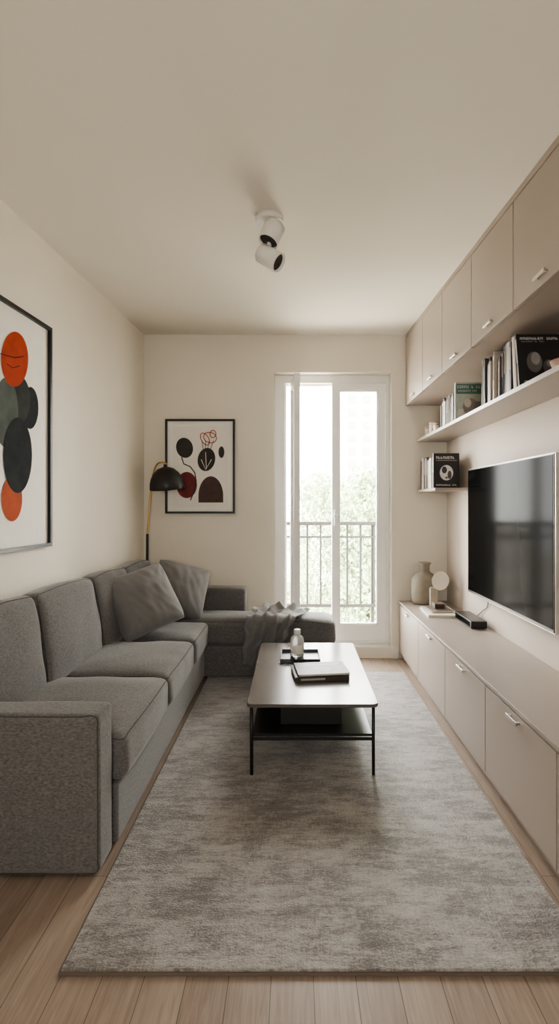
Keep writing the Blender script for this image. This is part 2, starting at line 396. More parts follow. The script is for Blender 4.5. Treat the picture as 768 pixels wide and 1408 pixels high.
tree(1.75,11.5,0.1,2.0,20000,'leafy green tree outside beyond the railing')
tree(0.3,17.5,-3.4,2.4,12000,'lower leafy green tree beyond the railing')
tree(5.2,18.5,1.0,2.3,6000,'tall leafy green tree beside the apartment block')

# ------------------------------------------------------------ rug
RX0,RX1,RY0,RY1=-0.612,0.80,1.335,3.72
bm=bmesh.new(); bmbox(bm,RX0-0.1,RX1-0.1,RY0-2.5,RY1-2.5,0,0.013); bevel(bm,0.004,2)
rug=mk('rug',bm,M_rug,(0.1,2.5,0.001)); tag(rug,'large distressed taupe and beige low-pile area rug','rug')
bx=bmesh.new(); 
for a in ((RX0-0.004,RX1+0.004,RY0-0.005,RY0-0.0005),(RX0-0.005,RX0-0.0005,RY0,RY1)):
    bmbox(bx,a[0],a[1],a[2],a[3],0.001,0.009)
mk('binding',bx,plain('rug_binding',(0.15,0.12,0.095),0.9),parent=rug)

# ------------------------------------------------------------ sofa
SF=-0.615
sofa=thing('sofa',(-0.9,2.8,0),'charcoal grey woven fabric corner sofa with chaise','sofa')
def off(y): return wx(y)+0.012
CH0,CH1,CHX=3.58,3.885,0.28
prism('base',[(off(1.84),1.82),(SF-0.014,1.82),(SF-0.014,CH0),(CHX,CH0),(CHX,CH1),(off(CH1),CH1)],0.024,0.235,M_sofa,0.010,sofa)
prism('back_frame',[(off(1.84),1.84),(off(1.84)+0.025,1.84),(off(CH1)+0.025,CH1),(off(CH1),CH1)],0.235,0.70,M_sofa,0.006,sofa)
AXR=-0.640
aw=AXR-off(1.67)
arm=cushion('armrest',aw,0.135,0.525,0.020,M_sofa,((AXR+off(1.67))/2,1.735,0.016+0.2625),None,sofa,puff=0.003,wr=0.0015,n=26,welt='y')
ys=[1.82,2.475,3.105,3.60]
for i in range(3):
    L=ys[i+1]-ys[i]-0.008; ym=(ys[i]+ys[i+1])/2
    x0=-1.235+ (0.03*i)
    cushion('seat_cushion',SF+0.012-x0,L,0.165,0.038,M_sofa,((SF+0.012+x0)/2,ym,0.235+0.083),None,sofa,puff=0.026,wr=0.006,seed=i,welt='z')
cushion('chaise_cushion',CHX+0.012+1.0,CH1-CH0+0.01,0.175,0.042,M_sofa,((CHX+0.012-1.0)/2,(CH0+CH1)/2+0.004,0.235+0.088),None,sofa,puff=0.028,wr=0.006,seed=9,welt='z')
yb=[1.86,2.33,2.92,3.40,3.86]
lean=math.radians(-9)
for i in range(4):
    L=yb[i+1]-yb[i]-0.007; ym=(yb[i]+yb[i+1])/2
    cx=wx(ym)+0.03+0.075
    o=cushion('back_cushion',0.115,L,0.44,0.036,M_sofa,(cx,ym,0.395+0.20),Euler((0,lean,-0.06)),sofa,puff=0.030,face='x',wr=0.007,seed=i+20,welt='x')
cushion('chaise_backrest',0.66,0.15,0.35,0.026,M_sofa,(-0.70,3.97,0.415),None,sofa,puff=0.006,wr=0.003,n=20,seed=31)
for (x,y,z) in ((-0.72,1.735,0),(-1.2,1.74,0),(-0.68,3.5,0),(0.22,3.80,0),(0.22,3.86,0)):
    box('foot',x-0.03,x+0.03,y-0.02,y+0.02,0.0,0.026,M_black,0.002,1,sofa)

# ------------------------------------------------------------ throw pillows
def pillow(loc,rot,size,th,label,seed):
    n=44; bm=bmesh.new(); grid={}
    for s in (1,-1):
        for i in range(n+1):
            for j in range(n+1):
                u=-1+2*i/n; v=-1+2*j/n
                edge=(i in(0,n) or j in (0,n))
                if edge and s==-1: grid[(s,i,j)]=grid[(1,i,j)]; continue
                t=((1-u*u)*(1-v*v))**0.40 if not edge else 0
                k=1-0.07*(1-abs(u)**2)*abs(v)
                k2=1-0.07*(1-abs(v)**2)*abs(u)
                cr=1-0.06*(abs(u)*abs(v))**3
                x=u*k2*size/2*cr; y=v*k*size/2*cr
                w=noise.noise(Vector((x*8+seed,y*8,s*2)))*0.018
                ang=math.atan2(abs(v)-1.05,abs(u)-1.05); rr=math.hypot(abs(v)-1.05,abs(u)-1.05)
                w+=0.008*math.sin(ang*14+seed+u*2)*max(0,1-rr*0.95)
                w+=0.007*noise.noise(Vector((x*26+y*12+seed,y*9-x*5,s*2)))
                z=s*(th/2*t+ w*t)
                grid[(s,i,j)]=bm.verts.new((x,y,z))
    for s in (1,-1):
        for i in range(n):
            for j in range(n):
                q=[grid[(s,i,j)],grid[(s,i+1,j)],grid[(s,i+1,j+1)],grid[(s,i,j+1)]]
                if s==-1: q.reverse()
                bm.faces.new(q)
    o=mk('throw_pillow',bm,M_pil,loc,rot,smooth=True)
    tag(o,label,'cushion',group='grey throw pillows on the sofa'); return o
def orient(nrm,up,roll):
    n=Vector(nrm).normalized(); u=Vector(up); u=(u-n*u.dot(n)).normalized(); r=u.cross(n)
    m=Matrix((r,u,n)).transposed()
    return (m.to_4x4()@Matrix.Rotation(roll,4,'Z')).to_euler()
pillow((-0.945,3.20,0.630),orient((0.55,-0.80,0.50),(0,0,1),math.radians(16)),0.425,0.24,'grey square throw pillow leaning on the back cushions',1)
pillow((-0.825,3.69,0.620),orient((0.4,-0.80,0.55),(0,0,1),math.radians(-20)),0.41,0.22,'grey square throw pillow in the sofa corner',5)

# ------------------------------------------------------------ throw blanket
def throw():
    bm=bmesh.new(); nu,nv=80,90; vs=[]
    path=[]
    ytop0,yed,ztop=3.84,CH0-0.026,0.446
    for j in range(nv+1):
        v=j/nv; s=v*0.60
        Lt=ytop0-yed-0.03
        if s<Lt: p=(ytop0-s,ztop,0,1)
        elif s<Lt+0.06:
            a=(s-Lt)/0.06*math.pi/2; p=(yed+0.03-0.038*math.sin(a),ztop-0.038*(1-math.cos(a)),-math.sin(a),math.cos(a))
        else: p=(yed-0.008,ztop-0.038-(s-Lt-0.06),-1,0)
        path.append(p)
    for i in range(nu+1):
        u=i/nu; row=[]
        for j in range(nv+1):
            v=j/nv; y,z,ny_,nz_=path[j]
            w=0.42*(1-v)**0.8+0.20*(1-(1-v)**0.8)
            cxx=-0.09-0.16*v
            x=cxx+(u-0.5)*w
            ph=u*math.pi*2*4.2+v*4+math.sin(v*7)*1.4
            f=1-abs(math.sin(ph/2))**0.8
            f2=noise.noise(Vector((u*5,v*6,1.7)))
            h=0.004+0.040*f*(0.6+0.4*math.sin(v*9+u*3))+0.030*abs(f2)
            h*= (0.6+0.6*math.sin(math.pi*u))
            row.append(bm.verts.new((x+0.02*noise.noise(Vector((u*3,v*8,0))),y+ny_*h-0.07*u*(1-v)+0.02*f2*(nz_),z+nz_*h+0.012*noise.noise(Vector((u*6,2,v*3)))*(1-nz_))))
        vs.append(row)
    for i in range(nu):
        for j in range(nv): bm.faces.new((vs[i][j],vs[i][j+1],vs[i+1][j+1],vs[i+1][j]))
    bmesh.ops.recalc_face_normals(bm,faces=bm.faces)
    o=mk('throw_blanket',bm,M_throw,smooth=True)
    md=o.modifiers.new('thick','SOLIDIFY'); md.thickness=0.005; md.offset=0
    tag(o,'rumpled grey throw draped over the chaise edge','blanket')
throw()

# ------------------------------------------------------------ coffee table
TX0,TX1,TY0,TY1,TZ=-0.212,0.378,2.265,3.275,0.345
tab=thing('coffee_table',((TX0+TX1)/2,(TY0+TY1)/2,0),'low coffee table with rounded top, thin black legs and shelf','table')
def rrect(x0,x1,y0,y1,r,n=8):
    p=[]
    for cx,cy,a in ((x1-r,y1-r,0),(x0+r,y1-r,90),(x0+r,y0+r,180),(x1-r,y0+r,270)):
        for i in range(n+1):
            t=math.radians(a+90*i/n); p.append((cx+r*math.cos(t),cy+r*math.sin(t)))
    return p
prism('tabletop',rrect(TX0,TX1,TY0,TY1,0.03),TZ-0.016,TZ,M_top,0.002,tab,1)
box('lower_shelf',TX0+0.022,TX1-0.022,TY0+0.045,TY1-0.045,0.182,0.194,M_tshelf,0.002,1,tab)
zt=TZ-0.016
for x in (TX0+0.02,TX1-0.02):
    for y in (TY0+0.035,TY1-0.035):
        cyl('leg',(x,y,0.0145),(x,y,zt),0.0075,0.0075,M_black,tab,16)
box('side_rail',TX0+0.014,TX0+0.026,TY0+0.035,TY1-0.035,zt-0.012,zt,M_black,0.001,1,tab)
box('side_rail',TX1-0.026,TX1-0.014,TY0+0.035,TY1-0.035,zt-0.012,zt,M_black,0.001,1,tab)
box('cross_rail',TX0+0.02,TX1-0.02,TY0+0.03,TY0+0.04,0.170,0.182,M_black,0.001,1,tab)
box('cross_rail',TX0+0.02,TX1-0.02,TY1-0.04,TY1-0.03,0.170,0.182,M_black,0.001,1,tab)
sb=thing('storage_box',(0.08,2.6,0.194),'black lidded storage box on the table shelf','box')
box('box_body',-0.065,0.225,2.40,2.78,0.1945,0.285,plain('box_black',(0.018,0.016,0.015),0.55),0.004,2,sb)
box('box_lid',-0.068,0.228,2.397,2.783,0.285,0.312,plain('box_lid_black',(0.024,0.021,0.02),0.5),0.004,2,sb)

# ------------------------------------------------------------ books
def bmat(c,rough=0.5):
    return plain('cover_%02d%02d%02d'%tuple(int(v*99) for v in c),c,rough,var=0.08,scale=25)
M_pages=plain('book_pages',(0.72,0.66,0.55),0.8,var=0.08,scale=60)
def book(t,d,h,col,loc,rot,label,group=None,cat='book',prints=None,spine_marks=None,name='book'):
    """local: spine at x=0 facing -x, depth +x, thickness +y, height +z; front cover on y=0"""
    e=thing(name,loc,label,cat,rot,group)
    c=min(0.0025,t*0.18)
    bm=bmesh.new(); bmbox(bm,0,c,0,t,0,h); bmbox(bm,c,d,0,c,0,h); bmbox(bm,c,d,t-c,t,0,h)
    cm=[bmat(col)]
    if spine_marks:
        cm.append(bmat(spine_marks))
        bmbox(bm,-0.0004,0.0002,t*0.3,t*0.7,h*0.45,h*0.9,1)
    o=mk('cover',bm,cm); setp(o,e,True)
    bm=bmesh.new(); bmbox(bm,c,d-0.003,c,t-c,0.003,h-0.003); o=mk('pages',bm,M_pages); setp(o,e,True)
    if prints:
        bm=bmesh.new(); mats=[]
        for k,(x0,x1,z0,z1,cc) in enumerate(prints):
            mats.append(bmat(cc)); 
            if x1<0:
                cx_,rx_,cz_,rz_=-x0,-x1,z0,z1
                vs=[bm.verts.new((d*(cx_+rx_*math.cos(a*math.pi/12)),-0.0004-0.00006*k,h*(cz_+rz_*math.sin(a*math.pi/12)))) for a in range(24)]
            else:
                vs=[bm.verts.new((d*a,-0.0004-0.00006*k,h*b)) for a,b in ((x0,z0),(x1,z0),(x1,z1),(x0,z1))]
            f=bm.faces.new(vs); f.material_index=k
        o=mk('cover_print',bm,mats); setp(o,e,True)
    return e
W_=(0.78,0.75,0.70); K_=(0.02,0.019,0.02)
def glyphs(x0,x1,z0,z1,n,col,seed):
    r=random.Random(seed); out=[]; w=(x1-x0)/n
    for i in range(n):
        if i>2 and r.random()<.12: continue
        a=x0+i*w
        out.append((a,a+w*0.2,z0,z1,col))
        k=r.random()
        if k<.55: out.append((a,a+w*0.72,z1-(z1-z0)*.18,z1,col))
        if k>.35: out.append((a,a+w*0.72,z0,z0+(z1-z0)*.18,col))
        if k<.45 or k>.8: out.append((a+w*.53,a+w*.72,z0,z1,col))
        else: out.append((a,a+w*.66,(z0+z1)/2-(z1-z0)*.08,(z0+z1)/2+(z1-z0)*.08,col))
    return out
pal=[(0.46,0.40,0.33),(0.64,0.59,0.52),(0.15,0.115,0.095),(0.05,0.045,0.045),(0.32,0.26,0.21),(0.76,0.73,0.67),(0.10,0.09,0.085),(0.24,0.21,0.19),(0.50,0.43,0.35),(0.22,0.09,0.06)]
desc=['tan','cream','brown','black','beige','white','charcoal','grey','sand','rust']
SH=1.757
def row(y_far,y_near,z,hmin,hmax,x0,group,where,seed,tmin=0.010,tmax=0.024,pl=None):
    r=random.Random(seed); y=y_far
    while True:
        t=r.uniform(tmin,tmax)
        if y-t<y_near: break
        y-=t
        k=r.choice(pl) if pl else r.randrange(len(pal)); h=r.uniform(hmin,hmax); d=r.uniform(0.15,0.19)
        book(t-0.0012,d,h,pal[k],(x0+r.uniform(0,0.018),y,z),None,'upright %s-spined book in the row on the %s'%(desc[k],where),group,spine_marks=pal[(k+5)%10] if r.random()<.6 else None)
    return y
yy=row(2.74,2.335,SH,0.19,0.252,1.0,'books on the long shelf','long shelf',5,0.006,0.032,[0,2,3,4,6,7,8,1,3,2,6])
for k,(c,dy) in enumerate([((0.75,0.71,0.64),0.0),((0.55,0.44,0.33),-0.017)]):
    book(0.012,0.18,0.245,c,(1.0,yy-0.014+dy-0.022,SH+0.0),(math.radians(-5),0,0),'pale magazine leaning against the row of books','books on the long shelf',name='magazine',cat='magazine')
book(0.014,0.205,0.245,K_,(0.998,yy-0.090,SH+0.002),(math.radians(-9),0,0),'black magazine with white lettering leaning on the books','books on the long shelf',name='magazine',cat='magazine',
     prints=glyphs(.08,.92,.89,.935,13,W_,4)+glyphs(.1,.6,.84,.86,14,(0.45,0.42,0.4),5)+[(-.35,-.17,.45,.20,(0.13,0.12,0.11)),(-.38,-.10,.52,.12,(0.30,0.28,0.26)),(-.66,-.13,.36,.14,(0.10,0.09,0.09)),(-.68,-.07,.42,.07,(0.24,0.22,0.20)),(.1,.5,.08,.09,W_),(.1,.4,.055,.065,W_)],spine_marks=W_)
yy=row(3.50,3.17,SH,0.15,0.20,1.005,'books on the long shelf','long shelf',8,0.009,0.026,[1,5,4,6,8,7,3])
book(0.016,0.17,0.235,(0.45,0.50,0.44),(1.0,yy-0.018,SH),None,'grey-green magazine with pale lettering and figure print','books on the long shelf',name='magazine',cat='magazine',
     prints=[(.04,.96,.70,.96,(0.10,0.22,0.18))]+glyphs(.08,.94,.85,.92,10,W_,9)+glyphs(.1,.8,.76,.80,12,W_,10)+[(-.55,-.28,.36,.22,(0.28,0.25,0.22)),(-.45,-.13,.46,.12,(0.62,0.55,0.48)),(.08,.3,.05,.3,(0.65,0.62,0.56)),(.7,.92,.1,.5,(0.2,0.2,0.19))],spine_marks=W_)
for k,(y,h,r_) in enumerate([(3.98,0.085,0.036),(3.86,0.10,0.034),(3.74,0.075,0.036)]):
    t=thing('storage_tin',(1.06,y,SH+0.0002),'small cream lidded tin on the long shelf','tin',group='cream tins on the long shelf')
    lathe('tin_body',[(0,0),(r_,0),(r_,h*.8),(0,h*.8)],plain('tin_cream',(0.74,0.68,0.60),0.5),(1.06,y,SH+0.0002),t,28)
    lathe('lid',[(0,h*.8),(r_*1.05,h*.8),(r_*1.05,h*.97),(r_*.95,h),(0,h)],plain('tin_lid',(0.5,0.40,0.32),0.5),(1.06,y,SH+0.0002),t,28)
bw=lathe('bowl',[(0,0),(0.025,0),(0.05,0.03),(0.06,0.06),(0.056,0.06),(0.045,0.032),(0.02,0.008),(0,0.008)],plain('terracotta_pink',(0.6,0.42,0.34),0.6),(1.10,2.06,SH+0.0002)); tag(bw,'small pinkish ceramic bowl on the long shelf','bowl')
S2=1.352
yy=row(4.05,3.66,S2,0.21,0.245,1.0,'books on the short shelf','short shelf',12,0.010,0.026,[1,5,3,6,5,9,8])
book(0.022,0.185,0.25,K_,(0.998,yy-0.024,S2),None,'black book with white lettering and round portrait print','books on the short shelf',
     prints=glyphs(.1,.92,.84,.91,9,W_,21)+[(.1,.9,.79,.798,W_),(-.5,-.26,.44,.22,(0.70,0.68,0.65)),(-.42,-.1,.52,.1,(0.05,0.05,0.05)),(-.62,-.08,.38,.12,(0.08,0.08,0.08)),(-.5,-.05,.30,.03,(0.1,0.1,0.1))]+glyphs(.1,.9,.07,.11,14,W_,22),spine_marks=W_)

# ------------------------------------------------------------ table-top things
tr=thing('tray',(0.02,2.97,TZ),'flat black lacquered tray on the coffee table','tray')
Z=TZ+0.0005
box('tray_base',-0.075,0.145,2.86,3.05,Z,Z+0.006,M_tshelf,0.001,1,tr)
for a in ((-0.078,-0.072,2.86,3.05),(0.142,0.148,2.86,3.05),(-0.078,0.148,2.855,2.861),(-0.078,0.148,3.049,3.055)):
    box('tray_rim',a[0],a[1],a[2],a[3],Z,Z+0.022,M_tshelf,0.001,1,tr)
bt=thing('bottle',(0.018,2.97,Z+0.0065),'pale frosted glass bottle jar with paper label','bottle')
M_bot=plain('bottle_frosted',(0.86,0.85,0.82),0.18,var=0.01)
M_bot.node_tree.nodes['Principled BSDF'].inputs['Transmission Weight'].default_value=0.55
lathe('bottle_body',[(0,0),(0.034,0),(0.040,0.006),(0.040,0.088),(0.035,0.108),(0.019,0.122),(0.017,0.126),(0.0,0.126)],M_bot,(0.018,2.97,Z+0.0065),bt)
lathe('cap',[(0,0.126),(0.019,0.126),(0.020,0.130),(0.020,0.152),(0.017,0.155),(0,0.155)],plain('cap_grey',(0.62,0.60,0.57),0.4),(0.018,2.97,Z+0.0065),bt)
bm=bmesh.new()
vs=[]
for z in (0.02,0.07):
    vs.append([bm.verts.new((0.0404*math.cos(a),0.0404*math.sin(a),z)) for a in [math.radians(-140+i*10) for i in range(11)]])
for i in range(10): bm.faces.new((vs[0][i],vs[0][i+1],vs[1][i+1],vs[1][i]))
mk('paper_label',bm,plain('label_beige',(0.70,0.67,0.61),0.7),(0.018,2.97,Z+0.0065),parent=bt,smooth=True)
def flat(t,w,l,col,loc,yaw,label,prints=None,name='book',spine=None,group=None):
    m=Matrix.Rotation(yaw,4,'Z')@Matrix.Rotation(math.radians(-90),4,'X')
    p=Vector(loc)+Vector((0,0,t))
    return book(t,w,l,col,p,m.to_euler(),label,prints=prints,name=name,spine_marks=spine,group=group)
flat(0.024,0.205,0.275,(0.05,0.04,0.035),(0.280,2.575,Z),math.radians(97),'thick dark brown hardcover book lying on the coffee table',spine=(0.35,0.32,0.29))
bmat((0.045,0.038,0.034),0.75)
flat(0.011,0.195,0.265,(0.045,0.038,0.034),(-0.002,2.742,Z+0.0245),math.radians(-83),'thin dark book stacked on the dark hardcover',
     prints=[(.2,.28,.12,.88,(0.32,0.29,0.26)),(-.6,-.2,.5,.18,(0.09,0.075,0.065))])

# ------------------------------------------------------------ low cabinets
FX=0.842; CT=0.462
yl=[4.082,3.45,2.845,2.245,1.635,1.03,0.43]
for i in range(6):
    y1,y0=yl[i]-0.001,yl[i+1]+0.001
    u=thing('low_cabinet',((FX+RW)/2,(y0+y1)/2,0),'taupe low cabinet unit with flat door and small handle','cabinet',group='row of taupe low cabinets')
    box('body',FX+0.020,RW-0.002,y0,y1,0.07,CT-0.018,M_dark,0,1,u)
    box('plinth',FX+0.03,RW-0.01,y0,y1,0.0,0.07,M_cab,0,1,u)
    d=box('door',FX,FX+0.0185,y0+0.0025,y1-0.0025,0.055,CT-0.026,M_cab,0.0012,2,u)
    ym=(y0+y1)/2
    b=box('handle',FX-0.020,FX-0.012,ym-0.048,ym+0.048,CT-0.054,CT-0.040,M_steel,0.002,2); 
    bb=bmesh.new(); bb.from_mesh(b.data)
    bmbox(bb,0,0.015,-0.042,-0.034,-0.004,0.004); bmbox(bb,0,0.015,0.034,0.042,-0.004,0.004); bb.to_mesh(b.data); bb.free()
    setp(b,d)
wt=tag(box('worktop',FX-0.003,RW-0.002,0.43,YB-0.004,CT-0.018,CT,M_cabtop,0.002,2),'long continuous taupe worktop on the low cabinets','worktop')
# ------------------------------------------------------------ upper cabinets
UX=0.894; UZ=2.027
yu=[4.082,3.55,3.08,2.57,2.08,1.58,1.08,0.58]
for i in range(7):
    y1,y0=yu[i]-0.001,yu[i+1]+0.001
    u=thing('wall_cabinet',((UX+RW)/2,(y0+y1)/2,UZ),'taupe wall cabinet under the ceiling with flat door','cabinet',group='row of taupe wall cabinets')
    def T(x,y,dz): return cz(x,y)-dz
    hexa('body',[(UX+0.02,y0,UZ+0.012),(RW-0.002,y0,UZ+0.012),(RW-0.002,y1,UZ+0.012),(UX+0.02,y1,UZ+0.012),(UX+0.02,y0,T(UX,y0,.03)),(RW-0.002,y0,T(RW,y0,.03)),(RW-0.002,y1,T(RW,y1,.03)),(UX+0.02,y1,T(UX,y1,.03))],M_dark,0,u)
    box('bottom_panel',UX+0.020,RW-0.002,y0-0.0009,y1+0.0009,UZ+0.001,UZ+0.012,M_cab,0,1,u)
    a,b_=y0+0.0028,y1-0.0028
    d=hexa('door',[(UX,a,UZ),(UX+0.0185,a,UZ),(UX+0.0185,b_,UZ),(UX,b_,UZ),(UX,a,T(UX,a,.037)),(UX+0.0185,a,T(UX,a,.037)),(UX+0.0185,b_,T(UX,b_,.037)),(UX,b_,T(UX,b_,.037))],M_cab,0.0012,u)
    ym=(y0+y1)/2
    b=box('handle',UX-0.020,UX-0.012,ym-0.044,ym+0.044,UZ+0.026,UZ+0.040,M_steel,0.002,2)
    bb=bmesh.new(); bb.from_mesh(b.data); bmbox(bb,0,0.015,-0.036,-0.028,-0.004,0.004); bmbox(bb,0,0.015,0.028,0.036,-0.004,0.004); bb.to_mesh(b.data); bb.free()
    setp(b,d)
structure(hexa('trim_1',[(UX+0.004,0.58,cz(UX,.58)-.029),(RW-0.002,0.58,cz(RW,.58)-.029),(RW-0.002,4.085,2.571),(UX+0.004,4.085,2.571),(UX+0.004,0.58,cz(UX,.58)-.001),(RW-0.002,0.58,cz(RW,.58)-.001),(RW-0.002,4.085,2.599),(UX+0.004,4.085,2.599)],M_cab))
tag(box('wall_shelf',0.987,RW-0.001,0.58,YB-0.003,SH-0.022,SH,M_cabtop,0.002,2),'long taupe wall shelf holding books under the cabinets','shelf')
tag(box('wall_shelf',0.985,RW-0.001,3.56,YB-0.003,S2-0.020,S2,M_cabtop,0.002,2),'short taupe wall shelf holding books beside the television','shelf')

# ------------------------------------------------------------ television
TVX=1.17; ty0,ty1,tz0,tz1=2.29,3.43,0.646,1.471
tv=thing('television',(TVX,(ty0+ty1)/2,tz0),'large wall-mounted black flat screen television, silver edge','television')
box('casing',TVX+0.003,TVX+0.03,ty0,ty1,tz0,tz1,M_alu,0.003,2,tv)
box('bezel',TVX-0.0005,TVX+0.003,ty0+0.004,ty1-0.004,tz0+0.006,tz1-0.004,M_plastic,0.001,1,tv)
box('screen',TVX-0.002,TVX-0.0005,ty0+0.010,ty1-0.010,tz0+0.022,tz1-0.010,M_screen,0,1,tv)
box('wall_mount',TVX+0.03,RW,2.66,3.06,0.9,1.2,M_black,0.003,1,tv)
mb=thing('media_box',(1.13,3.3,CT),'small black media player box under the television','electronics')
box('housing',1.095,1.195,3.15,3.47,CT+0.004,CT+0.048,M_plastic,0.004,2,mb)
box('front_panel',1.0945,1.096,3.17,3.45,CT+0.012,CT+0.04,M_screen,0,1,mb)
for y in (3.18,3.44): box('foot',1.11,1.18,y-0.008,y+0.008,CT,CT+0.004,M_black,0,1,mb)
cb=tube('power_cable',[(1.20,3.36,CT+0.03),(1.218,3.30,CT+0.08),(1.218,3.20,CT+0.15),(1.212,3.22,0.70)],0.0025,M_black); tag(cb,'thin black cable from media box to television','cable')

# ------------------------------------------------------------ worktop decor
vl=(1.02,3.98,CT+0.0003)
M_cer=plain('ceramic_greige',(0.27,0.235,0.185),0.6,var=0.08,scale=20,bump=0.2,bscale=90)
va=lathe('vase',[(0,0),(0.080,0),(0.096,0.014),(0.104,0.06),(0.105,0.14),(0.102,0.18),(0.092,0.208),(0.070,0.230),(0.046,0.243),(0.038,0.256),(0.038,0.295),(0.048,0.312),(0.050,0.320),(0.044,0.322),(0.035,0.312),(0.030,0.297),(0.030,0.255),(0.0,0.245)],M_cer,vl,None,48)
tag(va,'greige ceramic vase with wide shoulders and short neck','vase')
M_dc=plain('cream_ceramic',(0.44,0.38,0.30),0.55,var=0.05,scale=20)
dc=thing('table_ornament',(1.055,3.80,CT),'cream ceramic ornament with tilted round disc','ornament')
box('ornament_base',1.015,1.080,3.80,3.83,CT+0.0003,CT+0.155,M_dc,0.012,3,dc)
bm=bmesh.new(); bmesh.ops.create_cone(bm,cap_ends=True,segments=48,radius1=0.070,radius2=0.070,depth=0.010); bevel(bm,0.0015,1)
mk('disc',bm,M_dc,(1.088,3.785,CT+0.205),Euler((math.radians(76),math.radians(0),math.radians(-45))),dc)
flat(0.018,0.21,0.30,(0.72,0.68,0.62),(0.915,3.47,CT+0.0005),math.radians(-3),'large white hardcover book lying on the worktop')
flat(0.014,0.15,0.20,(0.20,0.16,0.13),(0.96,3.53,CT+0.019),math.radians(4),'small brown book on top of the white book')
cdl=thing('trinket_box',(1.03,3.64,CT+0.0335),'small dark trinket box on the stacked books','box')
box('box_body',0.995,1.065,3.60,3.68,CT+0.0335,CT+0.060,plain('trinket_dark',(0.06,0.045,0.035),0.5),0.003,2,cdl)
box('box_lid',0.993,1.067,3.598,3.682,CT+0.060,CT+0.070,plain('trinket_lid',(0.16,0.12,0.09),0.5),0.003,2,cdl)

# ------------------------------------------------------------ pictures
def px2wall(u,v):
    k=(u-404)/700.0; y=-1.4484/(k-0.06); s=700/y; return y,EYE+(694-v)/s
def flatshapes(name,shapes,parent,plane):
    bm=bmesh.new(); mats=[]
    for k,(pts,m) in enumerate(shapes):
        if m not in mats: mats.append(m)
        vs=[bm.verts.new(plane(a,b,0.0008+0.0004*k)) for a,b in pts]
        f=bm.faces.new(vs); f.material_index=mats.index(m)
    o=mk(name,bm,mats); setp(o,parent,True); return o
def ell(cx,cy,rx,ry,rot=0,n=40,a0=0,a1=360):
    out=[]
    for i in range(n+(1 if a1-a0<360 else 0)):
        t=math.radians(a0+(a1-a0)*i/n); x=rx*math.cos(t); y=ry*math.sin(t); c,s=math.cos(math.radians(rot)),math.sin(math.radians(rot))
        out.append((cx+x*c-y*s,cy+x*s+y*c))
    return out
def stroke(pts,w):
    L=[];R=[]
    for i,p in enumerate(pts):
        a=Vector(pts[max(0,i-1)]); b=Vector(pts[min(len(pts)-1,i+1)]); d=(b-a).normalized(); n=Vector((-d.y,d.x))*w/2
        L.append(tuple(Vector(p)+n)); R.append(tuple(Vector(p)-n))
    return L+R[::-1]
A_red=plain('ink_vermilion',(0.38,0.050,0.018),0.7,var=0.12,scale=18,spec=0.15); A_or=plain('ink_orange',(0.42,0.085,0.033),0.7,var=0.12,scale=18,spec=0.15)
A_sl=plain('ink_slate',(0.024,0.028,0.030),0.7,var=0.2,scale=14,spec=0.1); A_sg=plain('ink_sage',(0.095,0.11,0.10),0.7,var=0.15,scale=14,spec=0.1); A_dk=plain('ink_charcoal',(0.02,0.022,0.023),0.7,var=0.2,scale=14,spec=0.1)
A_bk=plain('ink_black',(0.03,0.024,0.022),0.6,var=0.2,scale=20); A_wine=plain('ink_wine',(0.17,0.02,0.02),0.6,var=0.15,scale=20); A_br=plain('ink_brown',(0.06,0.03,0.024),0.6,var=0.2,scale=20)
pya,pyb,pza,pzb=1.84,2.654,1.018,2.152
pe=thing('wall_painting',(wx(2.25),2.25,pza),'large black-framed abstract print, orange and slate ovals','painting',rot=(0,0,-0.06))
f=0.018
bm=bmesh.new()
ya_,yb_=pya-2.25,pyb-2.25; hh=pzb-pza
bmbox(bm,0.002,0.032,ya_,ya_+f,0,hh); bmbox(bm,0.002,0.032,yb_-f,yb_,0,hh); bmbox(bm,0.002,0.032,ya_+f,yb_-f,0,f); bmbox(bm,0.002,0.032,ya_+f,yb_-f,hh-f,hh)
o=mk('picture_frame',bm,M_frame); setp(o,pe,True)
o=box('backing_paper',0.003,0.016,ya_+f,yb_-f,f,hh-f,M_paper); setp(o,pe,True)
def wl(pts): 
    out=[]
    for u,v in pts:
        y,z=px2wall(u,v); out.append((y-2.25,z-pza))
    return out
sh=[]
sh.append((wl(ell(37,561,11.5,29)),A_sl)); sh.append((wl(ell(20,550,17,34)),plain('ink_greengrey',(0.042,0.048,0.043),0.7,var=.2,scale=14,spec=0.1)))
sh.append((wl(ell(3,567,17,48)),A_sg))
sh.append((wl(ell(15,494,19,38)),A_red)); sh.append((wl(ell(11,686,14.5,31)),A_or)); sh.append((wl(ell(19,626,20,52)),A_sl))
sh.append((wl(ell(-30,640,20,60)),A_dk)); sh.append((wl(ell(-38,540,16,40)),A_or))
sh.append((wl(stroke([(-14,484),(4,489),(15,492),(27,490)],0.9)),A_dk)); sh.append((wl(stroke([(3,500),(12,506),(22,503)],0.9)),A_dk))
flatshapes('artwork',sh,pe,lambda a,b,o_:(0.016+o_,a,b))
qx0,qx1,qz0,qz1=-1.028,-0.473,1.163,1.917
qe=thing('framed_print',((qx0+qx1)/2,YB,qz0),'black-framed abstract print with dark pebbles and red circle','picture')
cxq=(qx0+qx1)/2; W=(qx1-qx0)/2; H=qz1-qz0; f=0.016
bm=bmesh.new()
bmbox(bm,-W,-W+f,-0.030,-0.002,0,H); bmbox(bm,W-f,W,-0.030,-0.002,0,H); bmbox(bm,-W+f,W-f,-0.030,-0.002,0,f); bmbox(bm,-W+f,W-f,-0.030,-0.002,H-f,H)
o=mk('picture_frame',bm,M_frame); setp(o,qe,True)
o=box('mat_board',-W+f,W-f,-0.012,-0.003,f,H-f,M_mat); setp(o,qe,True)
def wb(pts): return [((u-404)/171.2-cxq,EYE+(694-v)/171.2-qz0) for u,v in pts]
